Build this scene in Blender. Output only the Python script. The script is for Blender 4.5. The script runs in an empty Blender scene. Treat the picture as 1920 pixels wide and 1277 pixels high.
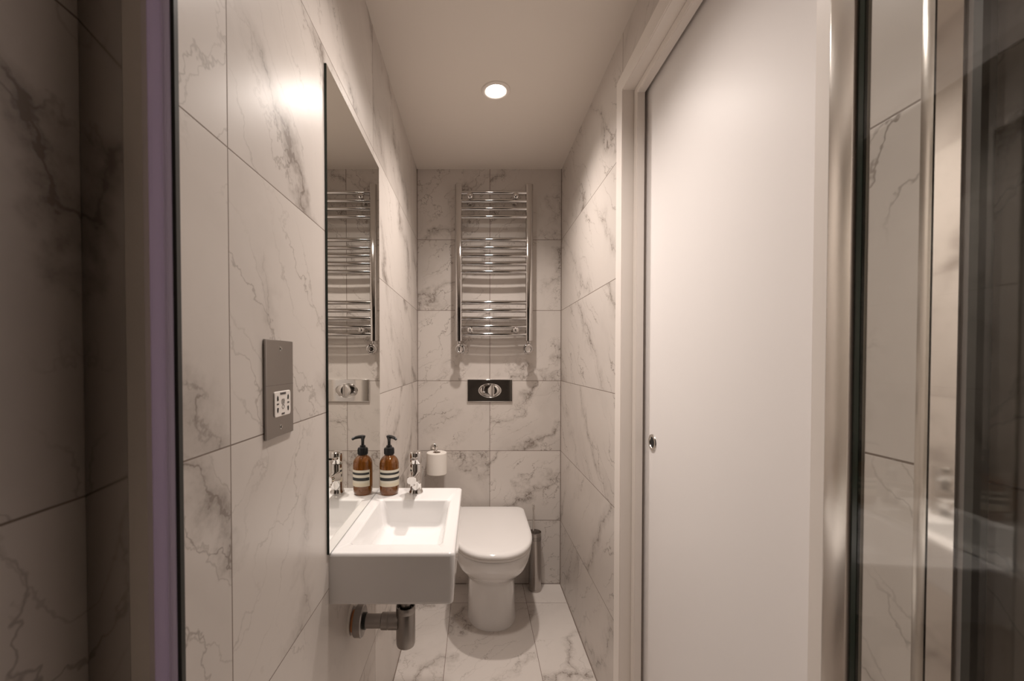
import bpy, bmesh, math, random
from mathutils import Vector, Matrix
from math import pi, sin, cos, radians

SC = bpy.context.scene
COL = SC.collection
random.seed(7)

# ------------------------------------------------------------------ room numbers (metres)
CAM_H = 1.283
XL, XR = -0.332, 0.486          # side walls
YB, YF = 2.385, -0.55           # toilet wall, wall behind the camera
HC = 2.365                      # ceiling
LIGHT = (0.08, 1.694)

# ------------------------------------------------------------------ node helper
class NT:
    def __init__(self, name):
        self.m = bpy.data.materials.new(name)
        self.m.use_nodes = True
        self.t = self.m.node_tree
        self.t.nodes.clear()
        self.out = self.t.nodes.new('ShaderNodeOutputMaterial')
    def n(self, kind, **kw):
        nd = self.t.nodes.new(kind)
        for k, v in kw.items():
            setattr(nd, k, v)
        return nd
    def set(self, sock, v):
        if isinstance(v, bpy.types.NodeSocket):
            self.t.links.new(v, sock)
        else:
            sock.default_value = v
    def math(self, op, a, b=None, c=None, clamp=False):
        nd = self.n('ShaderNodeMath', operation=op, use_clamp=clamp)
        self.set(nd.inputs[0], a)
        if b is not None: self.set(nd.inputs[1], b)
        if c is not None: self.set(nd.inputs[2], c)
        return nd.outputs[0]
    def vmath(self, op, a, b=None):
        nd = self.n('ShaderNodeVectorMath', operation=op)
        self.set(nd.inputs[0], a)
        if b is not None: self.set(nd.inputs[1], b)
        return nd.outputs[0]
    def comb(self, x, y, z=0.0):
        nd = self.n('ShaderNodeCombineXYZ')
        for i, v in enumerate((x, y, z)): self.set(nd.inputs[i], v)
        return nd.outputs[0]
    def smooth(self, v, a, b, lo=0.0, hi=1.0):
        nd = self.n('ShaderNodeMapRange', interpolation_type='SMOOTHSTEP')
        self.set(nd.inputs['Value'], v)
        nd.inputs['From Min'].default_value = a; nd.inputs['From Max'].default_value = b
        nd.inputs['To Min'].default_value = lo; nd.inputs['To Max'].default_value = hi
        return nd.outputs['Result']
    def noise(self, vec, scale, detail=3.0, rough=0.5, dist=0.0):
        nd = self.n('ShaderNodeTexNoise')
        self.set(nd.inputs['Vector'], vec)
        nd.inputs['Scale'].default_value = scale
        nd.inputs['Detail'].default_value = detail
        nd.inputs['Roughness'].default_value = rough
        nd.inputs['Distortion'].default_value = dist
        return nd.outputs[0]
    def mix(self, f, a, b):
        nd = self.n('ShaderNodeMix', data_type='RGBA')
        self.set(nd.inputs[0], f)
        self.set(nd.inputs[6], a if isinstance(a, bpy.types.NodeSocket) else (*a, 1))
        self.set(nd.inputs[7], b if isinstance(b, bpy.types.NodeSocket) else (*b, 1))
        return nd.outputs[2]
    def done(self, shader):
        self.t.links.new(shader, self.out.inputs['Surface'])
        return self.m

def pbr(name, col, rough=0.5, metal=0.0, bump=None, var=0.0, coat=0.0, ior=1.5, **kw):
    t = NT(name)
    b = t.n('ShaderNodeBsdfPrincipled')
    b.inputs['Roughness'].default_value = rough
    b.inputs['Metallic'].default_value = metal
    b.inputs['IOR'].default_value = ior
    b.inputs['Coat Weight'].default_value = coat
    b.inputs['Coat Roughness'].default_value = 0.03
    tc = t.n('ShaderNodeTexCoord').outputs['Object']
    if var:
        nz = t.noise(tc, 9.0, 3.0)
        c = t.mix(nz, tuple(x * (1 - var) for x in col), tuple(min(1, x * (1 + var)) for x in col))
        t.set(b.inputs['Base Color'], c)
    else:
        b.inputs['Base Color'].default_value = (*col, 1)
    if bump:
        sc, st = bump
        bp = t.n('ShaderNodeBump')
        bp.inputs['Strength'].default_value = st
        bp.inputs['Distance'].default_value = 0.001
        t.set(bp.inputs['Height'], t.noise(tc, sc, 4.0))
        t.t.links.new(bp.outputs[0], b.inputs['Normal'])
    for k, v in kw.items():
        b.inputs[k.replace('_', ' ')].default_value = v
    return t.done(b.outputs[0])

def marble(name, ua, va, u0, tw, v0, th, seed=0.0, veins=1.0, base=(0.645, 0.592, 0.545), rough=0.34,
           lean=1.0, grout=0.0018, gcol=(0.20, 0.155, 0.125), stretch=2.6, fine=1.0, warp=1.0, soft=1.0):
    """Large marble-look tiles with thin joints, laid out in object space on two axes."""
    t = NT(name)
    sep = t.n('ShaderNodeSeparateXYZ')
    t.set(sep.inputs[0], t.n('ShaderNodeTexCoord').outputs['Object'])
    ax = {'X': sep.outputs[0], 'Y': sep.outputs[1], 'Z': sep.outputs[2]}
    u, v = ax[ua], ax[va]
    us = t.math('DIVIDE', t.math('SUBTRACT', u, u0), tw)
    vs = t.math('DIVIDE', t.math('SUBTRACT', v, v0), th)
    uf, vf = t.math('FRACT', us), t.math('FRACT', vs)
    du = t.math('MULTIPLY', t.math('MINIMUM', uf, t.math('SUBTRACT', 1.0, uf)), tw)
    dv = t.math('MULTIPLY', t.math('MINIMUM', vf, t.math('SUBTRACT', 1.0, vf)), th)
    joint = t.smooth(t.math('MINIMUM', du, dv), grout * 0.35, grout * 0.75, 1.0, 0.0)
    wn = t.n('ShaderNodeTexWhiteNoise', noise_dimensions='3D')
    t.set(wn.inputs['Vector'], t.comb(t.math('FLOOR', us), t.math('FLOOR', vs), seed + 0.37))
    rnd = wn.outputs['Color']
    rsep = t.n('ShaderNodeSeparateXYZ'); t.set(rsep.inputs[0], rnd)
    # every tile turns its pattern one way or the other
    flip = t.math('SIGN', t.math('SUBTRACT', rsep.outputs[2], 0.28))
    if lean < 0: flip = t.math('MULTIPLY', flip, -1.0)
    uu = t.math('MULTIPLY', u, flip)
    c45 = 0.7071
    a = t.math('MULTIPLY', t.math('ADD', uu, v), c45)       # along the veins
    b = t.math('MULTIPLY', t.math('SUBTRACT', uu, v), c45)  # across the veins
    p = t.comb(t.math('DIVIDE', a, stretch), b, 0.0)
    off = t.vmath('MULTIPLY', rnd, (13.0, 17.0, 9.0))
    p = t.vmath('ADD', p, off)
    p = t.vmath('ADD', p, (seed, seed * 1.7, seed * 0.3))
    iso = t.vmath('ADD', t.comb(u, v, 0.0), off)
    # veins run along one diagonal of the tile and wander
    rz = rsep.outputs[0]
    w1 = t.math('SUBTRACT', t.noise(iso, 1.7, 7.0, 0.62), 0.5)
    w2 = t.math('SUBTRACT', t.noise(t.vmath('ADD', iso, (5.3, 2.1, 7.7)), 3.1, 6.0, 0.62), 0.5)
    pw = t.vmath('ADD', p, t.comb(t.math('MULTIPLY', w1, 0.5), t.math('MULTIPLY', w2, 0.3), 0.0))
    def ridge(freq, amp, wv, shift):
        q = t.math('MULTIPLY_ADD', b, freq, t.math('MULTIPLY_ADD', wv, amp * warp, t.math('MULTIPLY', rz, shift)))
        f_ = t.math('ABSOLUTE', t.math('SUBTRACT', t.math('FRACT', q), 0.5))
        return t.math('DIVIDE', f_, freq)
    r1 = ridge(2.6, 2.4, w1, 7.3)
    v_soft = t.smooth(r1, 0.0, 0.060, 1.0, 0.0)
    v_hard = t.smooth(r1, 0.0, 0.0075, 1.0, 0.0)
    r2 = ridge(6.5, 3.6, w2, 3.9)
    r3 = ridge(11.0, 5.0, w1, 5.7)
    v_fine = t.math('MAXIMUM', t.smooth(r2, 0.0, 0.0050, 1.0, 0.0), t.math('MULTIPLY', t.smooth(r3, 0.0, 0.0032, 1.0, 0.0), 0.6))
    gate = t.smooth(t.noise(t.vmath('ADD', iso, (1.3, 4.4, 2.2)), 2.6, 2.0), 0.34, 0.60)
    gate2 = t.smooth(t.noise(t.vmath('ADD', iso, (9.3, 1.4, 6.2)), 3.4, 2.0), 0.40, 0.62)
    fleck = t.smooth(t.noise(iso, 22.0, 6.0, 0.72), 0.40, 0.70)
    amount = t.math('MULTIPLY', t.math('MULTIPLY', v_soft, gate), t.math('MULTIPLY_ADD', fleck, 0.42 * soft, 0.30 * soft))
    amount = t.math('ADD', amount, t.math('MULTIPLY', t.math('MULTIPLY', v_hard, gate), t.math('MULTIPLY_ADD', fleck, 0.55, 0.30)))
    amount = t.math('ADD', amount, t.math('MULTIPLY', t.math('MULTIPLY', v_fine, gate2), 0.5 * fine))
    cloud = t.smooth(t.noise(pw, 1.5, 4.0, 0.6), 0.45, 0.75)
    amount = t.math('ADD', amount, t.math('MULTIPLY', cloud, 0.28))
    amount = t.math('MINIMUM', t.math('MULTIPLY', amount, veins), 0.85)
    dark = (base[0] * 0.27, base[1] * 0.235, base[2] * 0.21)
    tint = t.mix(t.noise(iso, 1.7, 2.0), base, (base[0] * 0.95, base[1] * 0.955, base[2] * 0.97))
    col = t.mix(amount, tint, dark)
    col = t.mix(joint, col, gcol)
    bs = t.n('ShaderNodeBsdfPrincipled')
    t.set(bs.inputs['Base Color'], col)
    t.set(bs.inputs['Roughness'], t.math('MULTIPLY_ADD', joint, 0.4, rough))
    bp = t.n('ShaderNodeBump')
    bp.inputs['Strength'].default_value = 0.5
    bp.inputs['Distance'].default_value = 0.0008
    t.set(bp.inputs['Height'], t.math('SUBTRACT', 1.0, joint))
    t.t.links.new(bp.outputs[0], bs.inputs['Normal'])
    return t.done(bs.outputs[0])

def thin_glass(name, tint, ior=1.45):
    t = NT(name)
    tr = t.n('ShaderNodeBsdfTransparent'); tr.inputs[0].default_value = (*tint, 1)
    gl = t.n('ShaderNodeBsdfGlossy'); gl.inputs['Roughness'].default_value = 0.02
    fr = t.n('ShaderNodeFresnel')
    back = t.n('ShaderNodeNewGeometry').outputs['Backfacing']
    t.set(fr.inputs[0], t.math('MULTIPLY_ADD', back, 1.0 / ior - ior, ior))
    mx = t.n('ShaderNodeMixShader')
    t.t.links.new(fr.outputs[0], mx.inputs[0])
    t.t.links.new(tr.outputs[0], mx.inputs[1])
    t.t.links.new(gl.outputs[0], mx.inputs[2])
    return t.done(mx.outputs[0])

def translucent(name, col, k=0.6):
    t = NT(name)
    d = t.n('ShaderNodeBsdfPrincipled'); d.inputs['Base Color'].default_value = (*col, 1)
    d.inputs['Roughness'].default_value = 0.35
    tl = t.n('ShaderNodeBsdfTranslucent'); tl.inputs[0].default_value = (*col, 1)
    mx = t.n('ShaderNodeMixShader'); mx.inputs[0].default_value = k
    t.t.links.new(d.outputs[0], mx.inputs[1]); t.t.links.new(tl.outputs[0], mx.inputs[2])
    return t.done(mx.outputs[0])

def emitter(name, col, strength):
    t = NT(name)
    e = t.n('ShaderNodeEmission'); e.inputs[0].default_value = (*col, 1); e.inputs[1].default_value = strength
    return t.done(e.outputs[0])

# ------------------------------------------------------------------ materials
TH = dict(tw=0.8, v0=-0.032, th=0.4)
M_left = marble('marble_tile_left', 'Y', 'Z', 0.565, seed=2.3, lean=-1.0, veins=1.2, stretch=2.8, fine=0.8, warp=0.9, **TH)
M_back = marble('marble_tile_back', 'X', 'Z', 0.08, seed=11.9, grout=0.0026, veins=1.1, stretch=1.6, fine=1.4, warp=1.4, soft=0.7, **TH)
M_right = marble('marble_tile_right', 'Y', 'Z', -1.0, tw=2.4, v0=-0.032, th=0.4, seed=5.1, grout=0.0023, stretch=2.8, lean=1.0, veins=1.0, warp=0.75, fine=1.5, soft=0.55)
M_front = marble('shade_darkened_tile_front', 'X', 'Z', 0.08, seed=8.3, base=(0.10, 0.085, 0.072), **TH)  # base colour darkened to stand for the unlit shower and cut bounce light
M_floor = marble('marble_tile_floor', 'Y', 'X', 2.197, tw=0.8, v0=-0.131, th=0.4, seed=4.4, rough=0.3, veins=0.8, warp=1.2, gcol=(0.16, 0.10, 0.08))
M_ceil = pbr('ceiling_paint', (0.76, 0.70, 0.64), 0.75, bump=(60, 0.05))
M_door = pbr('door_paint', (0.80, 0.77, 0.755), 0.38, bump=(40, 0.04), ior=1.25)
M_trim = pbr('frame_paint', (0.82, 0.765, 0.715), 0.4, bump=(25, 0.06), var=0.02)
M_ceramic = pbr('white_ceramic', (0.80, 0.785, 0.775), 0.07, coat=0.4)
M_lid = pbr('white_seat_plastic', (0.80, 0.775, 0.755), 0.12)
M_chrome = pbr('chrome', (0.80, 0.78, 0.76), 0.06, 1.0)
M_chrome2 = pbr('radiator_chrome', (0.60, 0.58, 0.565), 0.06, 1.0)
M_satin = pbr('satin_aluminium', (0.72, 0.69, 0.65), 0.2, 1.0, bump=(150, 0.03))
M_steel = pbr('brushed_steel', (0.36, 0.335, 0.315), 0.30, 1.0, bump=(220, 0.08))
M_inox = pbr('stainless_holder', (0.50, 0.47, 0.45), 0.22, 1.0)
M_mirror = pbr('mirror_silver', (0.86, 0.86, 0.83), 0.0, 1.0)
M_gedge = pbr('glass_edge_green', (0.008, 0.022, 0.014), 0.15)
M_glass = thin_glass('shower_glass', (0.965, 0.97, 0.96))
M_amber = pbr('amber_glass', (0.30, 0.105, 0.016), 0.03, coat=0.6, Transmission_Weight=0.7)
M_label = pbr('label_cream', (0.74, 0.69, 0.58), 0.5)
M_label2 = pbr('label_ivory', (0.72, 0.64, 0.49), 0.5)
M_band = pbr('label_band', (0.03, 0.03, 0.03), 0.5)
M_black = pbr('black_plastic', (0.012, 0.012, 0.013), 0.28)
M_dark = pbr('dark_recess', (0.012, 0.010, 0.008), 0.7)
M_seal = pbr('dark_seal', (0.022, 0.024, 0.02), 0.35)
M_paper = pbr('tissue_paper', (0.84, 0.79, 0.73), 0.9, bump=(300, 0.2))
M_card = pbr('cardboard', (0.30, 0.22, 0.16), 0.9)
M_insert = pbr('socket_white', (0.80, 0.75, 0.70), 0.4)
M_ink = pbr('grey_ink', (0.10, 0.085, 0.08), 0.6)
M_smoke = pbr('dark_polished_metal', (0.50, 0.47, 0.44), 0.1, 1.0)
M_grout = pbr('corner_silicone', (0.20, 0.155, 0.13), 0.6)
M_satin2 = pbr('dull_satin_metal', (0.82, 0.78, 0.72), 0.38, 1.0, bump=(400, 0.15))
M_violet = translucent('lilac_seal', (0.66, 0.595, 0.70), 0.7)
M_violet2 = translucent('pale_lilac_seal', (0.72, 0.67, 0.74), 0.7)
M_greyseal = translucent('grey_seal', (0.66, 0.61, 0.58), 0.65)
M_copper = pbr('copper', (0.55, 0.25, 0.12), 0.3, 1.0)
M_whitepl = pbr('white_pipe', (0.75, 0.70, 0.64), 0.4)
M_lens = emitter('lamp_glow', (1.0, 0.93, 0.84), 45.0)

# ------------------------------------------------------------------ geometry helpers
def world_loc(o):
    v = Vector((0, 0, 0))
    while o is not None:
        v += o.location; o = o.parent
    return v

def link(name, bm, mats, parent=None, smooth=35, flat=1e9):
    bmesh.ops.recalc_face_normals(bm, faces=bm.faces[:])
    off = world_loc(parent)
    if off.length: bmesh.ops.translate(bm, verts=bm.verts[:], vec=-off)
    me = bpy.data.meshes.new(name)
    bm.to_mesh(me); bm.free()
    for m in (mats if isinstance(mats, (list, tuple)) else [mats]):
        me.materials.append(m)
    if smooth:
        for p in me.polygons: p.use_smooth = True
        me.set_sharp_from_angle(angle=radians(smooth))
        if flat < 1e8:                       # broad faces stay truly flat
            for p in me.polygons: p.use_smooth = p.area < flat
    o = bpy.data.objects.new(name, me)
    COL.objects.link(o)
    if parent is not None:
        o.parent = parent
    return o

def empty(name, loc):
    o = bpy.data.objects.new(name, None)
    o.empty_display_size = 0.05
    o.location = loc
    COL.objects.link(o)
    return o

def tag(o, label=None, cat=None, group=None, kind=None):
    if label: o['label'] = label
    if cat: o['category'] = cat
    if group: o['group'] = group
    if kind: o['kind'] = kind
    return o

def thing(name, loc, label, cat, group=None):
    return tag(empty(name, loc), label, cat, group)

def box(bm, x0, x1, y0, y1, z0, z1, r=0.0, seg=2, mi=0):
    vs = [bm.verts.new((x, y, z)) for x in (x0, x1) for y in (y0, y1) for z in (z0, z1)]
    idx = [(0, 1, 3, 2), (4, 6, 7, 5), (0, 4, 5, 1), (2, 3, 7, 6), (0, 2, 6, 4), (1, 5, 7, 3)]
    fs = [bm.faces.new([vs[i] for i in q]) for q in idx]
    for f in fs: f.material_index = mi
    if r > 0:
        es = list({e for f in fs for e in f.edges})
        g = bmesh.ops.bevel(bm, geom=es, offset=r, segments=seg, profile=0.5, affect='EDGES')
        for f in g['faces']: f.material_index = mi

def loft(bm, loops, cap0=True, cap1=True, mi=0, closed=True):
    rings = [[bm.verts.new(p) for p in lp] for lp in loops]
    n = len(rings[0])
    for a, b in zip(rings, rings[1:]):
        for i in range(n if closed else n - 1):
            j = (i + 1) % n
            f = bm.faces.new((a[i], a[j], b[j], b[i])); f.material_index = mi
    if cap0: bm.faces.new(rings[0][::-1]).material_index = mi
    if cap1: bm.faces.new(rings[-1]).material_index = mi
    return rings

def rr(x0, x1, y0, y1, r, z, n=6, square_left=False):
    """rounded rectangle loop at height z"""
    r = max(min(r, (x1 - x0) / 2 - 1e-4, (y1 - y0) / 2 - 1e-4), 1e-5)
    pts = []
    for cx, cy, a0 in ((x1 - r, y1 - r, 0), (x0 + r, y1 - r, 90), (x0 + r, y0 + r, 180), (x1 - r, y0 + r, 270)):
        for k in range(n + 1):
            a = radians(a0 + 90 * k / n)
            if square_left and a0 in (90, 180):
                sgn = 1 if a0 == 90 else -1
                pts.append((x0 + 1e-5 * (k if a0 == 180 else n - k), cy + sgn * r, z))
                continue
            pts.append((cx + r * cos(a), cy + r * sin(a), z))
    return pts

def basis(axis):
    w = Vector(axis).normalized()
    t = Vector((0, 0, 1)) if abs(w.z) < 0.9 else Vector((1, 0, 0))
    u = t.cross(w).normalized()
    return u, w.cross(u), w

def lathe(bm, prof, c=(0, 0, 0), axis=(0, 0, 1), seg=32, su=1.0, sv=1.0, mi=0, caps=True):
    """revolve (radius, distance-along-axis) pairs"""
    u, v, w = basis(axis)
    c = Vector(c)
    loops = []
    for r, h in prof:
        r = max(r, 1e-5)
        loops.append([c + w * h + u * (r * su * cos(2 * pi * k / seg)) + v * (r * sv * sin(2 * pi * k / seg)) for k in range(seg)])
    loft(bm, loops, caps, caps, mi)

def tube(bm, pts, r, seg=16, mi=0, caps=True):
    pts = [Vector(p) for p in pts]
    t0 = (pts[1] - pts[0]).normalized()
    u, v, w = basis(t0)
    loops = []
    for i, p in enumerate(pts):
        t = (pts[min(i + 1, len(pts) - 1)] - pts[max(i - 1, 0)]).normalized()
        q = w.rotation_difference(t)
        u = q @ u; w = t
        u = (u - w * u.dot(w)).normalized(); v = w.cross(u)
        rad = r[i] if isinstance(r, (list, tuple)) else r
        loops.append([p + u * (rad * cos(2 * pi * k / seg)) + v * (rad * sin(2 * pi * k / seg)) for k in range(seg)])
    loft(bm, loops, caps, caps, mi)

def arc(a, b, c, n=8):
    """quadratic bend a -> c around b"""
    a, b, c = Vector(a), Vector(b), Vector(c)
    return [a * (1 - s) ** 2 + b * 2 * s * (1 - s) + c * s * s for s in (k / n for k in range(n + 1))]

def prism_xy(bm, poly, z0, z1, mi=0):
    loft(bm, [[(x, y, z0) for x, y in poly], [(x, y, z1) for x, y in poly]], mi=mi)

def quad(bm, pts, mi=0):
    f = bm.faces.new([bm.verts.new(p) for p in pts]); f.material_index = mi

NEW = bmesh.new

def text_mesh(name, body, size, mat, parent, origin, right, up, thick=0.0003):
    cu = bpy.data.curves.new(name, 'FONT')
    cu.body = body; cu.size = size; cu.align_x = 'CENTER'; cu.align_y = 'CENTER'
    cu.extrude = thick
    tmp = bpy.data.objects.new(name, cu)
    COL.objects.link(tmp)
    dg = bpy.context.evaluated_depsgraph_get()
    me = bpy.data.meshes.new_from_object(tmp.evaluated_get(dg))
    bpy.data.objects.remove(tmp); bpy.data.curves.remove(cu)
    R, U = Vector(right).normalized(), Vector(up).normalized()
    N = R.cross(U)
    mtx = Matrix((( R.x, U.x, N.x, origin[0]), (R.y, U.y, N.y, origin[1]), (R.z, U.z, N.z, origin[2]), (0, 0, 0, 1)))
    me.transform(mtx)
    me.materials.clear(); me.materials.append(mat)
    o = bpy.data.objects.new(name, me)
    COL.objects.link(o)
    o.parent = parent
    me.transform(Matrix.Translation(-world_loc(parent)))
    return o

# ------------------------------------------------------------------ room shell
def struct(name, bm, mat, **kw):
    return tag(link(name, bm, mat, None, **kw), kind='structure')

T = 0.06
bm = NEW(); box(bm, XL - 0.08, XR + 0.2, YF - T, YB + T, -T, 0.0)
struct('floor', bm, M_floor, smooth=0)
bm = NEW(); box(bm, XL - 0.08, XR + 0.2, YF - T, YB + T, HC, HC + T)
struct('ceiling', bm, M_ceil, smooth=0)
bm = NEW(); box(bm, XL - 0.08, XR + 0.2, YB, YB + T, 0, HC)
struct('wall_back', bm, M_back, smooth=0)
bm = NEW(); box(bm, XL - 0.08, XR + 0.2, YF - T, YF, 0, HC)
struct('wall_front', bm, M_front, smooth=0)
bm = NEW()
prism_xy(bm, [(XL, YB), (XL, YF), (XL - 0.08, YF), (XL - 0.08, YB)], 0, HC)
struct('wall_left', bm, M_left, smooth=0)
# right wall with the doorway
DY0, DY1, DZ = 0.580, 1.398, 2.183
bm = NEW()
box(bm, XR, XR + 0.05, DY1, YB, 0, HC)
box(bm, XR, XR + 0.05, YF, DY0, 0, HC)
box(bm, XR, XR + 0.05, DY0, DY1, DZ, HC)
struct('wall_right', bm, M_right, smooth=0)

# door frame: architrave on the wall face, lining in the reveal, stop strip before the door
IY0, IY1, IZ = 0.598, 1.380, 2.165
bm = NEW()
cx0, cx1 = 0.478, XR
ow = 0.058
def frame_loop(y0, y1, z):       # opening outline as an upside-down U
    return [(y0, 0.0), (y0, z), (y1, z), (y1, 0.0)]
outer = frame_loop(IY0 - ow, IY1 + ow, IZ + ow); inner = frame_loop(IY0, IY1, IZ)
def u_frame(bm, inner, outer, x0, x1):
    loops = []
    for (iy, iz), (oy, oz) in zip(inner, outer):
        loops.append([(x0, iy, iz), (x0, oy, oz), (x1, oy, oz), (x1, iy, iz)])
    loft(bm, loops)
u_frame(bm, inner, outer, cx0, cx1)
bmesh.ops.bevel(bm, geom=[e for e in bm.edges if all(abs(v.co.x - cx0) < 1e-6 for v in e.verts)], offset=0.0025, segments=2, affect='EDGES')
struct('trim_1', bm, M_trim, flat=0.004)
bm = NEW()
u_frame(bm, inner, frame_loop(IY0 - 0.017, IY1 + 0.017, IZ + 0.017), XR, 0.62)
struct('trim_2', bm, M_trim)
bm = NEW()
u_frame(bm, frame_loop(IY0 + 0.02, 1.351, 2.139), frame_loop(IY0, IY1, IZ), 0.516, 0.540)
bmesh.ops.bevel(bm, geom=[e for e in bm.edges if all(abs(v.co.x - 0.516) < 1e-6 for v in e.verts)], offset=0.002, segments=2, affect='EDGES')
struct('trim_3', bm, M_trim, flat=0.004)
bm = NEW(); box(bm, 0.5510, 0.586, 0.6, 1.378, 0.004, 2.162, 0.002)
door = struct('door_1', bm, M_door, flat=0.05)
pc = (0.5510, 1.300, 1.028)
bm = NEW(); lathe(bm, [(0.0165, 0.0005), (0.0175, 0.0030), (0.0215, 0.0038), (0.0255, 0.0028), (0.0265, 0.0002)], pc, (-1, 0, 0), 40, caps=False)
fp = link('finger_pull', bm, M_satin, door)
fp['label'] = 'round satin metal rim'
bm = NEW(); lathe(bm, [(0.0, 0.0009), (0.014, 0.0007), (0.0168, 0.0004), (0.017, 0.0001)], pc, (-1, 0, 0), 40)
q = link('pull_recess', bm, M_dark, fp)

# dark silicone lines in the tiled corners
g = 0.003
for k, (x0, x1, y0, y1, z0, z1) in enumerate(((XL, XL + g, YB - g, YB, 0, HC), (XR - g, XR, YB - g, YB, 0, HC),
        (XR - g, XR, 1.44, YB, 0, g), (XL, XL + g, 0.40, YB, 0, g), (0.215, XR, YB - g, YB, 0, g), (XL, -0.055, YB - g, YB, 0, g))):
    bm = NEW(); box(bm, x0, x1, y0, y1, z0, z1)
    struct('trim_%d' % (k + 4), bm, M_grout, smooth=0)

# ------------------------------------------------------------------ ceiling light
lx, ly = LIGHT
dl = thing('recessed_downlight', (lx, ly, HC), 'small round recessed downlight glowing in the white ceiling', 'light')
bm = NEW()
lathe(bm, [(0.057, 0.0), (0.0565, -0.004), (0.053, -0.007), (0.045, -0.007), (0.038, -0.003), (0.036, -0.001)], (lx, ly, HC), (0, 0, 1), 48, caps=False)
link('bezel', bm, M_trim, dl)
bm = NEW()
lathe(bm, [(0.0362, -0.0006), (0.0355, -0.0022), (0.02, -0.0028), (0.0, -0.003)], (lx, ly, HC), (0, 0, 1), 40)
link('lamp', bm, M_lens, dl)

# ------------------------------------------------------------------ mirror
MY0, MY1, MZ0, MZ1 = 0.927, 1.425, 0.8495, 1.934
mr = thing('wall_mirror', (XL, (MY0 + MY1) / 2, MZ0), 'tall frameless mirror on the marble wall above the basin', 'mirror')
bm = NEW(); box(bm, XL + 0.0002, XL + 0.0050, MY0, MY1, MZ0, MZ1)
link('glass_edge', bm, M_gedge, mr, smooth=0)['label'] = 'dark green glass edge'
bm = NEW(); quad(bm, [(XL + 0.0053, MY0 + 0.0008, MZ0 + 0.0008), (XL + 0.0053, MY1 - 0.0008, MZ0 + 0.0008), (XL + 0.0053, MY1 - 0.0008, MZ1 - 0.0008), (XL + 0.0053, MY0 + 0.0008, MZ1 - 0.0008)])
link('mirror_face', bm, M_mirror, mr, smooth=0)['label'] = 'silvered reflecting face'

# ------------------------------------------------------------------ basin
BX0, BX1, BY0, BY1, BZ0, BZ1 = XL, -0.0465, 0.938, 1.430, 0.728, 0.848
bs = thing('wash_basin', (BX0, (BY0 + BY1) / 2, BZ0), 'white rectangular wall hung basin under the tall mirror', 'basin')
bm = NEW()
def brr(i, z, r, d=0.0, top=False):
    return rr(BX0, BX1 - i - d, BY0 + i + d * 0.4, BY1 - i - d * 0.5, r, z, 7, True)
L = [brr(0.02, BZ0, 0.01, 0.004), brr(0.004, BZ0 + 0.0005, 0.012, 0.004), brr(0.0012, BZ0 + 0.003, 0.012, 0.004), brr(0, BZ0 + 0.008, 0.012, 0.004),
     brr(0, BZ1 - 0.008, 0.012), brr(0.0012, BZ1 - 0.003, 0.012), brr(0.004, BZ1 - 0.0006, 0.011), brr(0.008, BZ1, 0.01)]
bx0, bx1, by0, by1 = -0.299, -0.080, 0.985, 1.304
def bowl(i, z, r): return rr(bx0 + i, bx1 - i, by0 + i, by1 - i, r, z, 7)
L += [bowl(-0.003, BZ1, 0.012), bowl(0.0, BZ1 - 0.001, 0.012), bowl(0.0025, BZ1 - 0.0045, 0.013), bowl(0.008, BZ1 - 0.03, 0.016), bowl(0.015, BZ1 - 0.066, 0.02),
      bowl(0.020, BZ1 - 0.076, 0.022), bowl(0.030, BZ1 - 0.082, 0.024), bowl(0.06, BZ1 - 0.085, 0.03), bowl(0.085, BZ1 - 0.086, 0.02)]
loft(bm, L)
link('basin_body', bm, M_ceramic, bs, smooth=50, flat=0.003)
bm = NEW(); lathe(bm, [(0.0, 0.004), (0.018, 0.0035), (0.021, 0.0025), (0.026, 0.0020), (0.030, 0.0005), (0.0305, -0.0005)], (-0.186, 1.115, BZ1 - 0.086), (0, 0, 1), 32)
link('drain', bm, M_chrome, bs)['label'] = 'chrome plug hole'

# ------------------------------------------------------------------ mixer tap
tx, ty, tz = -0.197, 1.372, BZ1
tp = thing('basin_mixer_tap', (tx, ty, tz), 'short chrome mixer tap at the back of the basin', 'tap')
bm = NEW()
lathe(bm, [(0.0235, 0.0003), (0.0235, 0.004), (0.0225, 0.0065), (0.0212, 0.009), (0.0200, 0.014), (0.0195, 0.03), (0.0195, 0.094), (0.0188, 0.0965), (0.018, 0.097)], (tx, ty, tz), (0, 0, 1), 40)
link('tap_body', bm, M_chrome, tp)
bm = NEW()
def spout_loop(y, zc, w, h):
    n = 24; out = []
    for k in range(n):
        a = 2 * pi * k / n
        ca, sa = cos(a), sin(a)
        out.append((tx + w * math.copysign(abs(ca) ** 0.6, ca), y, zc + h * math.copysign(abs(sa) ** 0.6, sa)))
    return out
loft(bm, [spout_loop(ty - 0.010, tz + 0.058, 0.0165, 0.017), spout_loop(ty - 0.03, tz + 0.060, 0.0165, 0.0150), spout_loop(ty - 0.06, tz + 0.063, 0.0158, 0.0135),
          spout_loop(ty - 0.088, tz + 0.0655, 0.0150, 0.0120), spout_loop(ty - 0.0905, tz + 0.0655, 0.0140, 0.0110)])
sp = link('spout', bm, M_chrome, tp)
bm = NEW(); lathe(bm, [(0.009, 0.0), (0.009, -0.006), (0.0075, -0.007)], (tx, ty - 0.078, tz + 0.0535), (0, 0, 1), 24)
link('aerator', bm, M_chrome, tp)
bm = NEW()
lathe(bm, [(0.0196, 0.099), (0.0205, 0.1005), (0.0208, 0.128), (0.0200, 0.1335), (0.017, 0.1365), (0.0, 0.1375)], (tx, ty, tz), (0, 0, 1), 40)
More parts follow.
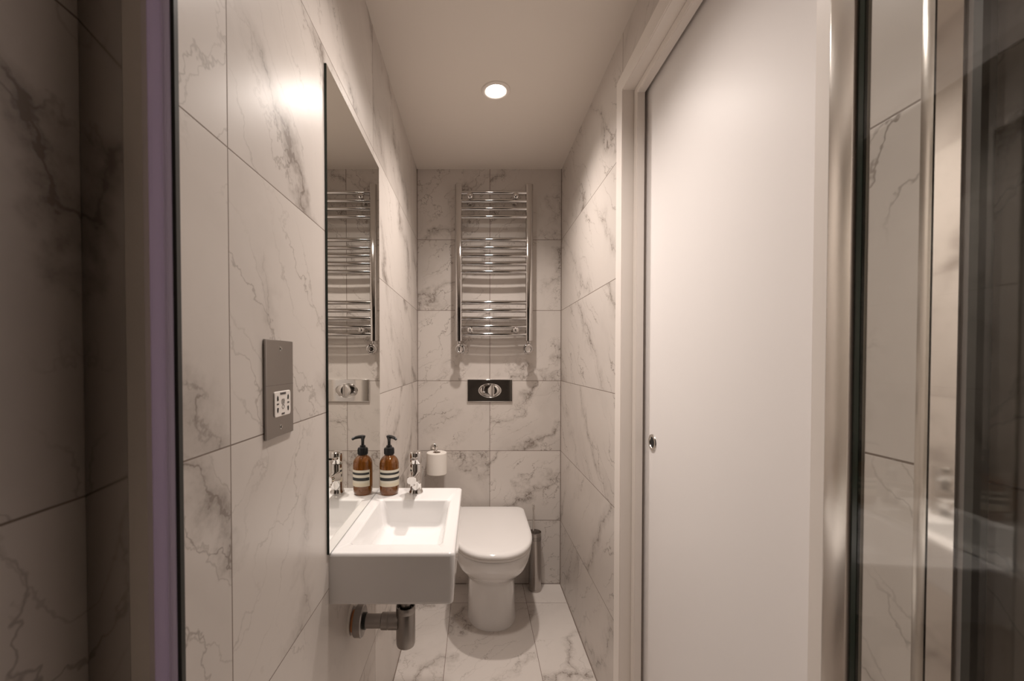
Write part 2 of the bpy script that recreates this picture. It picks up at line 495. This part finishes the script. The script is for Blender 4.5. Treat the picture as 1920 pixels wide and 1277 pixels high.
loft(bm, [spout_loop(ty - 0.012, tz + 0.117, 0.010, 0.007), spout_loop(ty - 0.04, tz + 0.121, 0.009, 0.0055), spout_loop(ty - 0.062, tz + 0.125, 0.008, 0.004), spout_loop(ty - 0.065, tz + 0.1255, 0.006, 0.003)])
link('lever_handle', bm, M_chrome, tp)

# ------------------------------------------------------------------ amber pump bottle
ox, oy, oz = -0.2835, 1.366, BZ1
bt = thing('soap_pump_bottle', (ox, oy, oz), 'amber glass pump bottle with striped cream label on the basin beside the tap', 'bottle')
R0 = 0.0315
bm = NEW()
lathe(bm, [(0.0, 0.003), (0.018, 0.002), (0.024, 0.0005), (0.0275, 0.002), (0.0300, 0.008), (0.0312, 0.018), (R0, 0.03), (R0, 0.097), (0.0311, 0.102), (0.0297, 0.108), (0.0270, 0.114), (0.0228, 0.1195), (0.0180, 0.1235), (0.0145, 0.126), (0.0130, 0.129), (0.0128, 0.137)], (ox, oy, oz), (0, 0, 1), 48)
link('bottle_body', bm, M_amber, bt, smooth=60)['label'] = 'amber brown glass body'
def wrap(z0, z1, r, a0, a1, n=36):
    bm = NEW()
    loft(bm, [[(ox + r * cos(radians(a0 + (a1 - a0) * k / n)), oy + r * sin(radians(a0 + (a1 - a0) * k / n)), oz + z) for k in range(n + 1)] for z in (z0, z1)], False, False, closed=False)
    return bm
A0, A1 = -148, 44
lab = link('label', wrap(0.030, 0.083, R0 + 0.0003, A0, A1), M_label, bt); lab['label'] = 'cream paper label'
def lab_sub(name, bm, mat): return link(name, bm, mat, lab)
lab_sub('label_band', wrap(0.0680, 0.0750, R0 + 0.0005, A0 + 4, A1 - 4), M_band)['label'] = 'thin dark stripe'
lab_sub('label_band', wrap(0.0490, 0.0588, R0 + 0.0005, A0 + 4, A1 - 4), M_band)['label'] = 'wide dark stripe'
lab_sub('label_foot', wrap(0.0305, 0.0415, R0 + 0.0005, A0 + 1, A1 - 1), M_label2)['label'] = 'ivory lower panel'
bm = NEW()
lathe(bm, [(0.0152, 0.1285), (0.0160, 0.1295), (0.0160, 0.148), (0.0150, 0.1505), (0.010, 0.1520), (0.0085, 0.158), (0.0075, 0.1585), (0.0, 0.159)], (ox, oy, oz), (0, 0, 1), 36)
for k in range(24):
    a = 2 * pi * k / 24
    lathe(bm, [(0.0008, 0.131), (0.0008, 0.147)], (ox + 0.0160 * cos(a), oy + 0.0160 * sin(a), oz), (0, 0, 1), 6)
link('pump_collar', bm, M_black, bt)
bm = NEW()
lathe(bm, [(0.0048, 0.1575), (0.0048, 0.172), (0.0056, 0.178), (0.0078, 0.183), (0.0090, 0.187), (0.0088, 0.1895), (0.006, 0.191), (0.0, 0.1915)], (ox, oy, oz), (0, 0, 1), 24)
d = Vector((0.74, -0.67, 0)).normalized()
pts = [Vector((ox, oy, oz + 0.1865)) + d * s + Vector((0, 0, h)) for s, h in ((0.0, 0.0), (0.015, 0.0005), (0.026, -0.0005), (0.033, -0.0025), (0.037, -0.0055))]
tube(bm, pts, [0.0058, 0.0055, 0.0050, 0.0044, 0.0038], 16)
link('pump_head', bm, M_black, bt)

# ------------------------------------------------------------------ bottle trap under the basin
wx, wy = -0.186, 1.10
tr = thing('bottle_trap', (wx, wy, 0.52), 'grey metal bottle trap hanging under the white basin', 'pipe')
bm = NEW()
lathe(bm, [(0.0, 0.5265), (0.019, 0.5265), (0.0232, 0.529), (0.0248, 0.5345), (0.0250, 0.550), (0.0250, 0.616), (0.0247, 0.617), (0.0247, 0.6185), (0.0252, 0.6195), (0.0252, 0.629), (0.0248, 0.634), (0.0225, 0.634), (0.0215, 0.622), (0.0155, 0.620)], (wx, wy, 0), (0, 0, 1), 40)
link('trap_cup', bm, M_steel, tr)
bm = NEW(); lathe(bm, [(0.0150, 0.620), (0.0150, 0.700), (0.024, 0.702), (0.0245, 0.7275)], (wx, wy, 0), (0, 0, 1), 32)
link('tailpiece', bm, M_steel, tr)
oz_ = 0.592
bm = NEW(); lathe(bm, [(0.0178, 0.018), (0.0178, 0.130)], (wx, wy, oz_), (-1, 0, 0), 32)
link('outlet_pipe', bm, M_steel, tr)
bm = NEW(); lathe(bm, [(0.0180, 0.017), (0.0216, 0.019), (0.0216, 0.044), (0.0207, 0.0445), (0.0207, 0.046), (0.0216, 0.0465), (0.0216, 0.062), (0.0200, 0.064), (0.0180, 0.064)], (wx, wy, oz_), (-1, 0, 0), 32)
link('outlet_nut', bm, M_steel, tr)
bm = NEW(); lathe(bm, [(0.0180, 0.104), (0.0205, 0.1045), (0.0205, 0.111)], (wx, wy, oz_), (-1, 0, 0), 36)
link('rubber_ring', bm, M_seal, tr)['label'] = 'black rubber ring'
bm = NEW(); lathe(bm, [(0.0190, 0.1105), (0.0365, 0.111), (0.0390, 0.1135), (0.0390, 0.130), (0.0375, 0.132), (0.034, 0.132), (0.030, 0.127), (0.019, 0.126)], (wx, wy, oz_), (-1, 0, 0), 36)
link('wall_flange', bm, M_steel, tr)
bm = NEW(); lathe(bm, [(0.0270, 0.127), (0.0270, 0.1455)], (wx, wy, oz_), (-1, 0, 0), 28)
link('copper_stub', bm, M_copper, tr)['label'] = 'copper pipe end at the wall'
bm = NEW(); lathe(bm, [(0.0275, 0.140), (0.036, 0.140), (0.038, 0.1459)], (wx, wy, oz_ + 0.003), (-1, 0, 0), 36)
link('pipe_collar', bm, M_whitepl, tr)['label'] = 'white ring round the wall pipe'

# ------------------------------------------------------------------ toilet
CX = 0.080
def dloop(hw, yf, yb, z, rc=0.05, n=26, e=2.35, straight=0.0, cx=CX):
    """D-shaped plan: round front towards the camera, squared back at the wall"""
    b = min((yb - yf) * 0.55, hw * 1.45)
    yc = yf + b
    pts = []
    for k in range(n + 1):                 # right side -> front -> left side
        a = pi * k / n
        ca, sa = cos(a), sin(a)
        pts.append((cx + hw * math.copysign(abs(ca) ** (2 / e), ca), yc - b * abs(sa) ** (2 / e), z))
    for k in range(6):                     # back left corner
        a = radians(180 - 90 * k / 5)
        pts.append((cx - hw + rc + rc * cos(a), yb - rc + rc * sin(a), z))
    for k in range(6):
        a = radians(90 - 90 * k / 5)
        pts.append((cx + hw - rc + rc * cos(a), yb - rc + rc * sin(a), z))
    return pts
wc = thing('toilet', (CX, 2.17, 0), 'white back to wall toilet with closed lid', 'toilet')
bm = NEW()
YW = YB - 0.001
secs = [(0.1235, 1.960, 0.0, 0.02), (0.1230, 1.960, 0.004, 0.02), (0.1205, 1.970, 0.03, 0.02), (0.1190, 1.976, 0.10, 0.02), (0.1190, 1.974, 0.17, 0.02), (0.1205, 1.968, 0.205, 0.02), (0.1260, 1.950, 0.232, 0.02),
        (0.1390, 1.912, 0.258, 0.025), (0.1570, 1.862, 0.288, 0.03), (0.1710, 1.820, 0.322, 0.03), (0.1800, 1.791, 0.362, 0.03), (0.1855, 1.774, 0.400, 0.03), (0.1860, 1.772, 0.412, 0.03), (0.1840, 1.775, 0.4165, 0.03), (0.176, 1.785, 0.418, 0.03)]
loft(bm, [dloop(hw, yf, YW, z, rc) for hw, yf, z, rc in secs])
link('pan', bm, M_ceramic, wc, smooth=60)
bm = NEW()
loft(bm, [dloop(hw, yf, yb, z, 0.04) for hw, yf, yb, z in ((0.180, 1.778, 2.335, 0.4185), (0.185, 1.772, 2.338, 0.4195), (0.186, 1.770, 2.340, 0.423), (0.186, 1.770, 2.340, 0.432), (0.184, 1.773, 2.337, 0.435), (0.180, 1.778, 2.33, 0.4300))])
link('seat', bm, M_lid, wc, smooth=60)
bm = NEW()
loft(bm, [dloop(hw, yf, yb, z, rc) for hw, yf, yb, z, rc in ((0.182, 1.770, 2.345, 0.4365, 0.04), (0.188, 1.761, 2.350, 0.4375, 0.04), (0.1905, 1.757, 2.353, 0.442, 0.04), (0.1900, 1.7585, 2.354, 0.450, 0.04),
     (0.1875, 1.763, 2.352, 0.4565, 0.04), (0.1825, 1.771, 2.348, 0.4600, 0.04), (0.172, 1.785, 2.340, 0.4615, 0.04), (0.13, 1.83, 2.30, 0.4625, 0.03), (0.05, 1.95, 2.20, 0.463, 0.02))])
link('lid', bm, M_lid, wc, smooth=60)
for s in (-1, 1):
    bm = NEW(); lathe(bm, [(0.0, -0.02), (0.008, -0.02), (0.009, -0.018), (0.009, 0.018), (0.008, 0.02), (0.0, 0.02)], (CX + s * 0.08, 2.362, 0.430), (1, 0, 0), 20)
    link('hinge', bm, M_chrome, wc)

# ------------------------------------------------------------------ toilet brush and its holder
hx, hy = 0.331, 2.325
bh = thing('toilet_brush_holder', (hx, hy, 0), 'slim steel toilet brush canister on the floor right of the toilet', 'brush holder')
bm = NEW()
lathe(bm, [(0.0, 0.0005), (0.036, 0.0005), (0.0365, 0.003), (0.0365, 0.010), (0.0355, 0.013), (0.0350, 0.02), (0.0350, 0.318), (0.0355, 0.320), (0.0355, 0.326), (0.0345, 0.328), (0.0335, 0.326), (0.0330, 0.20), (0.0, 0.20)], (hx, hy, 0), (0, 0, 1), 44)
can = link('canister', bm, M_inox, bh)
bm = NEW()
for row, z in enumerate((0.287, 0.295, 0.303)):
    for k in range(26):
        a = 2 * pi * (k + 0.5 * (row % 2)) / 26
        n = Vector((cos(a), sin(a), 0))
        lathe(bm, [(0.0018, 0.0), (0.0018, 0.0004)], Vector((hx, hy, z)) + n * 0.0350, n, 8)
link('perforations', bm, M_dark, bh)['label'] = 'ring of small dark holes'
bx_, by_ = 0.3215, 2.318
br = thing('toilet_brush', (bx_, by_, 0.2), 'thin chrome handle of the toilet brush standing in its steel canister', 'toilet brush')
bm = NEW(); tube(bm, [(bx_, by_, 0.215), (bx_, by_, 0.455)], 0.0048, 16)
lathe(bm, [(0.0048, 0.452), (0.0072, 0.456), (0.0072, 0.460), (0.0056, 0.463), (0.0066, 0.468), (0.0078, 0.474), (0.0070, 0.480), (0.0040, 0.484), (0.0, 0.485)], (bx_, by_, 0), (0, 0, 1), 20)
link('handle', bm, M_chrome, br)
bm = NEW()
lathe(bm, [(0.006, 0.205), (0.019, 0.207), (0.020, 0.225), (0.019, 0.243), (0.006, 0.246)], (bx_, by_, 0), (0, 0, 1), 20)
link('brush_head', bm, M_whitepl, br)

# ------------------------------------------------------------------ flush plate
fpz0, fpz1, fpx0, fpx1 = 1.050, 1.177, -0.0485, 0.2090
fl = thing('flush_plate', (CX, YB, fpz0), 'shiny chrome flush plate on the tiled wall above the toilet', 'flush plate')
bm = NEW(); box(bm, fpx0, fpx1, YB - 0.011, YB + 0.001, fpz0, fpz1, 0.0025, 3)
link('plate', bm, M_chrome, fl, flat=0.002)
fc = ((fpx0 + fpx1) / 2, YB - 0.011, (fpz0 + fpz1) / 2)
bm = NEW()
lathe(bm, [(0.0655, 0.0), (0.0645, 0.0025), (0.0620, 0.0032), (0.0595, 0.0022), (0.058, 0.0004)], fc, (0, -1, 0), 56, 1.0, 0.62, caps=False)
link('button_surround', bm, M_chrome, fl)
def half_button(x0, x1, h):
    bm = NEW(); loops = []
    for s, hh in ((1.0, 0.0), (0.985, 0.0025), (0.92, h), (0.6, h * 1.5), (0.2, h * 1.7)):
        lp = []
        n = 40
        for k in range(n):
            a = 2 * pi * k / n
            px, pz = 0.057 * cos(a), 0.0345 * sin(a)
            px = min(max(px, x0), x1)
            cxm = (max(x0, -0.057) + min(x1, 0.057)) / 2
            lp.append((fc[0] + cxm + (px - cxm) * s, fc[1] - 0.0003 - hh, fc[2] + pz * s))
        loops.append(lp)
    loft(bm, loops)
    return bm
link('flush_button', half_button(-0.06, 0.012, 0.006), M_chrome, fl)['label'] = 'larger left button'
link('flush_button', half_button(0.014, 0.06, 0.004), M_chrome, fl)['label'] = 'smaller right button'

# ------------------------------------------------------------------ towel radiator
rd = thing('towel_radiator', (0.0995, YB, 1.386), 'chrome ladder towel radiator high on the wall above the toilet', 'radiator')
RY = 2.305
UX = (-0.0935, 0.2925)
for x in UX:
    bm = NEW(); loops = []
    def dsec(z, k):
        pts = []
        for i in range(25):
            a = pi + pi * i / 24
            ca, sa = cos(a), sin(a)
            pts.append((x + 0.0205 * k * math.copysign(abs(ca) ** 0.55, ca), RY - 0.017 * k * abs(sa) ** 0.75, z))
        pts += [(x + 0.0190 * k, RY + 0.010 * k, z), (x + 0.015 * k, RY + 0.014 * k, z), (x - 0.015 * k, RY + 0.014 * k, z), (x - 0.0190 * k, RY + 0.010 * k, z)]
        return pts
    loft(bm, [dsec(1.389, 0.85), dsec(1.391, 1.0), dsec(2.242, 1.0), dsec(2.245, 0.86)])
    link('upright', bm, M_chrome2, rd, smooth=40)
bars = [2.1975, 2.153, 2.1105, 2.067, 1.9415, 1.898, 1.855, 1.811, 1.768, 1.600, 1.557, 1.514, 1.470, 1.427]
bar0 = None
for z in bars:
    if bar0 is None:
        bm = NEW()
        pts = [(UX[0] + 0.012 + (UX[1] - UX[0] - 0.024) * k / 16, RY - 0.004 - 0.006 * sin(pi * k / 16), 0) for k in range(17)]
        tube(bm, pts, 0.0113, 20)
        bmesh.ops.translate(bm, verts=bm.verts[:], vec=(0, 0, z))
        bar0 = link('rail', bm, M_chrome2, rd)
        r = bar0
    else:
        r = bar0.copy(); COL.objects.link(r); r.parent = rd; r.location.z = z - bars[0]
for z in (2.174, 1.449):
    for x in (-0.0315, 0.2185):
        bm = NEW()
        lathe(bm, [(0.0, 0.118), (0.010, 0.117), (0.0155, 0.113), (0.0165, 0.107), (0.0150, 0.102), (0.010, 0.100), (0.0075, 0.098), (0.0075, 0.008), (0.016, 0.006), (0.017, 0.0005)], (x, YB, z), (0, -1, 0), 28)
        link('wall_bracket', bm, M_chrome2, rd)
for x, sgn in ((UX[0], -1), (UX[1], 1)):
    bm = NEW()
    lathe(bm, [(0.013, 1.392), (0.013, 1.378), (0.0105, 1.376), (0.0105, 1.352)], (x, RY, 0), (0, 0, 1), 24)
    tube(bm, [(x, RY - 0.004, 1.349), (x - sgn * 0.006, RY + 0.05, 1.347), (x - sgn * 0.008, YB - 0.001, 1.347)], 0.0115, 20)
    v = link('valve', bm, M_chrome2, rd)
    bm = NEW()
    kx = x + (0.010 if sgn < 0 else -0.010)
    lathe(bm, [(0.010, -0.020), (0.012, 0.0), (0.022, 0.006), (0.0285, 0.012), (0.0290, 0.018), (0.0265, 0.024), (0.0200, 0.0275), (0.0150, 0.0270), (0.0120, 0.0245), (0.0, 0.0235)], (kx, RY - 0.008, 1.347), (0.12 * sgn, -1, -0.05), 32)
    k_ = link('valve_knob', bm, M_chrome2, rd)

# ------------------------------------------------------------------ toilet roll on a wall peg
px_, py_ = -0.217, 2.318
rh = thing('toilet_roll_holder', (px_, YB, 0.79), 'thin chrome peg on the back wall carrying the toilet roll', 'roll holder')
bm = NEW()
path = [(px_ - 0.020, YB - 0.004, 0.790)] + [(px_ - 0.012, py_ + 0.03, 0.791)] + arc((px_ - 0.006, py_ + 0.012, 0.791), (px_, py_, 0.791), (px_, py_, 0.776), 6) + [(px_, py_, 0.652)]
tube(bm, path, 0.0045, 16)
link('peg', bm, M_chrome, rh)
bm = NEW(); lathe(bm, [(0.0, -0.010), (0.007, -0.008), (0.008, -0.004), (0.0075, 0.0), (0.0045, 0.001)], (px_, py_, 0.653), (0, 0, 1), 24)
link('end_stop', bm, M_chrome, rh)
bm = NEW(); lathe(bm, [(0.0, 0.012), (0.014, 0.012), (0.019, 0.009), (0.020, -0.001)], (px_ - 0.020, YB, 0.790), (0, -1, 0), 28)
link('wall_rose', bm, M_chrome, rh)
tl = thing('toilet_roll', (px_, py_, 0.655), 'white toilet roll hanging on the back wall left of the toilet', 'toilet roll')
bm = NEW()
lathe(bm, [(0.0215, 0.656), (0.054, 0.656), (0.056, 0.6585), (0.0563, 0.68), (0.0563, 0.755), (0.056, 0.7715), (0.054, 0.774), (0.0215, 0.774)], (px_, py_, 0), (0, 0, 1), 56, caps=False)
link('paper', bm, M_paper, tl)
bm = NEW()
lathe(bm, [(0.0214, 0.6562), (0.0214, 0.7738), (0.0200, 0.7738), (0.0200, 0.6562), (0.0214, 0.6562)], (px_, py_, 0), (0, 0, 1), 32, caps=False)
link('cardboard_core', bm, M_card, tl)

# ------------------------------------------------------------------ shaver socket
sy0, sy1, sz0, sz1 = 0.653, 0.750, 1.157, 1.317
ss = thing('shaver_socket', (XL, (sy0 + sy1) / 2, sz0), 'tall brushed steel shaver socket plate on the marble wall left of the mirror', 'socket')
bm = NEW(); box(bm, XL + 0.0003, XL + 0.0048, sy0, sy1, sz0, sz1, 0.0012, 2)
plate = link('face_plate', bm, M_steel, ss, flat=0.002)
sx = XL + 0.0048
bm = NEW(); box(bm, sx - 0.0005, sx + 0.0002, sy0 + 0.0005, sy1 - 0.0005, 1.2426, 1.2430)
link('plate_seam', bm, M_ink, ss)
iy0, iy1, iz0, iz1 = 0.677, 0.735, 1.190, 1.232
bm = NEW(); 
L = [[(sx - 0.001 + h, y, z) for (y, z, _) in rr(iy0 + i, iy1 - i, iz0 + i, iz1 - i, 0.004, 0, 5)] for i, h in ((0, 0), (0, 0.0020), (0.0008, 0.0028))]
loft(bm, L)
ins = link('socket_insert', bm, M_insert, ss); ins['label'] = 'white insert with two shaver outlets'
fx = sx + 0.0019
iyc, izc = (iy0 + iy1) / 2, (iz0 + iz1) / 2
def flat(bm, pts, t=0.0003):
    loft(bm, [[(fx - 0.0006, y, z) for y, z in pts], [(fx + t, y, z) for y, z in pts]])
for sy in (-1, 1):
    for sz in (-1, 1):
        cyy, czz = iyc + sy * 0.0185, izc + sz * 0.0098
        bm = NEW()
        flat(bm, [(cyy - 0.0028 * sy, czz - 0.0036 * sz), (cyy + 0.0024 * sy, czz - 0.0042 * sz), (cyy + 0.0030 * sy, czz + 0.0010 * sz), (cyy + 0.0010 * sy, czz + 0.0044 * sz), (cyy - 0.0014 * sy, czz + 0.0030 * sz)])
        link('pin_slot', bm, M_dark, ss)
bm = NEW()      # shaver pictogram in the middle
def stroke(pts, w=0.0007):
    for (y0, z0), (y1, z1) in zip(pts, pts[1:]):
        dv = Vector((y1 - y0, z1 - z0)); dv.normalize()
        nn = Vector((-dv.y, dv.x)) * w * 0.5
        flat(bm, [(y0 + nn.x, z0 + nn.y), (y1 + nn.x, z1 + nn.y), (y1 - nn.x, z1 - nn.y), (y0 - nn.x, z0 - nn.y)])
c = (iyc, izc)
stroke([(c[0] - 0.005, c[1] + 0.0072), (c[0] + 0.005, c[1] + 0.0072)])
stroke([(c[0] - 0.0052, c[1] + 0.0055), (c[0] + 0.0052, c[1] + 0.0055), (c[0] + 0.0042, c[1] - 0.0005), (c[0] - 0.0042, c[1] - 0.0005), (c[0] - 0.0052, c[1] + 0.0055)])
stroke([(c[0] - 0.0012, c[1] + 0.0045), (c[0] - 0.0012, c[1] + 0.0006)]); stroke([(c[0] + 0.0014, c[1] + 0.0045), (c[0] + 0.0014, c[1] + 0.0006)])
stroke([(c[0] + 0.004 * cos(2 * pi * k / 14), c[1] - 0.0055 + 0.0034 * sin(2 * pi * k / 14)) for k in range(15)])
link('shaver_symbol', bm, M_ink, ss)
RT, UP = (0, 1, 0), (0, 0, 1)
N_fix = fx + 0.0002
for body, yy, zz, sz_ in (('SHAVERS', iyc, iz1 - 0.0042, 0.0052), ('ONLY', iyc, iz0 + 0.0038, 0.0042), ('115V', iyc - 0.0190, izc, 0.0036), ('230V', iyc + 0.0190, izc, 0.0036)):
    # right-hand reading direction on the left wall, seen from inside the room, is +Y
    text_mesh('lettering', body, sz_, M_ink, ss, (N_fix, yy, zz), RT, UP)
for z in (1.303, 1.172):
    bm = NEW(); lathe(bm, [(0.0, 0.0006), (0.0030, 0.0010), (0.0036, 0.0004), (0.0037, -0.0003)], (sx, 0.702, z), (1, 0, 0), 24)
    s_ = link('screw', bm, M_chrome, ss)
    bm = NEW(); box(bm, sx + 0.0004, sx + 0.0012, 0.7014, 0.7026, z - 0.0028, z + 0.0028)
    link('screw_slot', bm, M_dark, ss)

# ------------------------------------------------------------------ shower enclosure: jamb on the left wall, folded door on the right
sj = thing('shower_jamb', (XL, 0.37, 0.0), 'lilac and silver shower door jamb standing against the marble wall at the left', 'shower frame')
ZS = 2.34
def strip(name, pts, mat, parent, lab=None):
    bm = NEW(); prism_xy(bm, pts, 0.001, ZS)
    o = link(name, bm, mat, parent, smooth=50)
    if lab: o['label'] = lab
    return o
def jy(x): return 0.354 + (x + 0.332) * 0.107        # the broad face leans back a little from the wall
def jstrip(name, x0, x1, mat, lab, d0=0.0, depth=0.012, ribs=()):
    pts = [(x0, jy(x0) + d0)] + [(x, jy(x) + d0 - h) for x, h in ribs] + [(x1, jy(x1) + d0), (x1, jy(x1) + depth), (x0, jy(x0) + depth)]
    return strip(name, pts, mat, sj, lab)
jstrip('wall_channel', -0.3315, -0.2985, M_smoke, 'dark polished broad face', depth=0.03)
jstrip('satin_strip', -0.2983, -0.2815, M_satin2, 'dull satin strip', depth=0.026)
jstrip('seal_lip', -0.2813, -0.2770, M_greyseal, 'grey outer lip', -0.003, 0.004)
jstrip('magnet_seal', -0.2769, -0.2655, M_violet, 'lilac middle band', -0.003, 0.004, ((-0.2755, 0.0015), (-0.267, 0.0015)))
jstrip('seal_lip', -0.2654, -0.2592, M_violet2, 'pale ribbed inner lip', -0.003, 0.004, ((-0.2642, 0.001), (-0.2630, 0.0), (-0.2616, 0.001), (-0.2604, 0.0)))
jstrip('edge_gasket', -0.2591, -0.2560, M_seal, 'dark inner gasket', -0.002, 0.003)

sd = thing('folding_shower_door', (0.45, 0.42, 0.0), 'folded glass shower door with satin metal strips standing along the right wall', 'shower door')
def along(p, ang, s, off=0.0):
    """point s metres towards the camera from p, off metres towards the room centre"""
    a = radians(ang)
    dx, dy = -sin(a), -cos(a)
    return (p[0] + dx * s - cos(a) * off, p[1] + dy * s + sin(a) * off)
def leaf_strip(name, p, ang, s0, s1, o0, o1, mat, lab=None, r=0.0):
    if r:
        pts = []
        for cs, co, a0 in ((s1 - r, o1 - r, 0), (s0 + r, o1 - r, 90), (s0 + r, o0 + r, 180), (s1 - r, o0 + r, 270)):
            for k in range(5):
                a = radians(a0 + 22.5 * k)
                pts.append(along(p, ang, cs + r * cos(a), co + r * sin(a)))
    else:
        pts = [along(p, ang, s, o) for s, o in ((s0, o0), (s1, o0), (s1, o1), (s0, o1))]
    return strip(name, pts, mat, sd, lab)
strip('wall_channel', [(0.4500, 0.4276), (0.4500, 0.4160), (0.4853, 0.4160), (0.4853, 0.4300), (0.452, 0.4300)], M_satin, sd, 'satin wall channel')
P1, A1_ = (0.4500, 0.4140), 7.3
leaf_strip('hinge_strip', P1, A1_, 0.0, 0.0255, -0.018, 0.0, M_chrome, 'polished hinge strip')
leaf_strip('glass_edge', P1, A1_, 0.0257, 0.0330, -0.012, -0.002, M_greyseal)
leaf_strip('edge_seal', P1, A1_, 0.0331, 0.0410, -0.013, -0.001, M_seal, 'dark rubber seal')
leaf_strip('glass_panel', P1, A1_, 0.0400, 0.3800, -0.010, -0.004, M_glass, 'clear glass leaf next to the wall')
P2, A2_ = (0.3600, 0.4330), 3.0
leaf_strip('closing_strip', P2, A2_, 0.0, 0.0330, -0.016, 0.0, M_satin, 'broad satin metal closing strip', r=0.003)
leaf_strip('end_gasket', P2, A2_, -0.0035, -0.0002, -0.014, -0.006, M_seal, 'dark gasket along the free edge')
leaf_strip('edge_seal', P2, A2_, 0.0332, 0.0395, -0.0058, -0.0025, M_gedge, 'dark green edge of the glass')
leaf_strip('glass_panel', P2, A2_, 0.0396, 0.4000, -0.0056, -0.0030, M_glass, 'clear glass leaf nearest the room')

# ------------------------------------------------------------------ lights
def lamp(name, loc, energy, size, blend, rad, col, rot=(0, 0, 0)):
    l = bpy.data.lights.new(name, 'SPOT')
    l.energy = energy; l.spot_size = radians(size); l.spot_blend = blend
    l.shadow_soft_size = rad; l.color = col
    o = bpy.data.objects.new(name, l); o.location = loc; o.rotation_euler = rot
    COL.objects.link(o)
    return o
WARM = (1.0, 0.90, 0.832)
lamp('downlight_beam', (lx, ly, HC - 0.012), 55.0, 136, 1.0, 0.028, WARM)
lamp('second_downlight_beam', (0.06, 1.0, HC - 0.012), 47.0, 130, 1.0, 0.045, WARM)

w = bpy.data.worlds.new('World'); SC.world = w; w.use_nodes = True
w.node_tree.nodes['Background'].inputs[0].default_value = (0.05, 0.045, 0.04, 1)
w.node_tree.nodes['Background'].inputs[1].default_value = 0.3

# ------------------------------------------------------------------ camera
cam = bpy.data.cameras.new('Camera')
cam.sensor_fit = 'HORIZONTAL'; cam.sensor_width = 36.0
cam.lens = 785.0 / 1920 * 36
cam.shift_x = (960 - 892) / 1920
cam.shift_y = (690 - 638.5) / 1920
cam.clip_start = 0.01
cam.dof.use_dof = True; cam.dof.focus_distance = 1.6; cam.dof.aperture_fstop = 8.0
co = bpy.data.objects.new('Camera', cam)
co.location = (0, 0, CAM_H)
co.rotation_euler = (radians(89.0), 0, 0)
COL.objects.link(co)
SC.camera = co

SC.view_settings.view_transform = 'Standard'
SC.view_settings.look = 'None'
SC.view_settings.exposure = 0.1
SC.cycles.diffuse_bounces = 6
SC.cycles.glossy_bounces = 6
SC.cycles.max_bounces = 10
SC.cycles.transparent_max_bounces = 12
SC.cycles.sample_clamp_indirect = 6.0
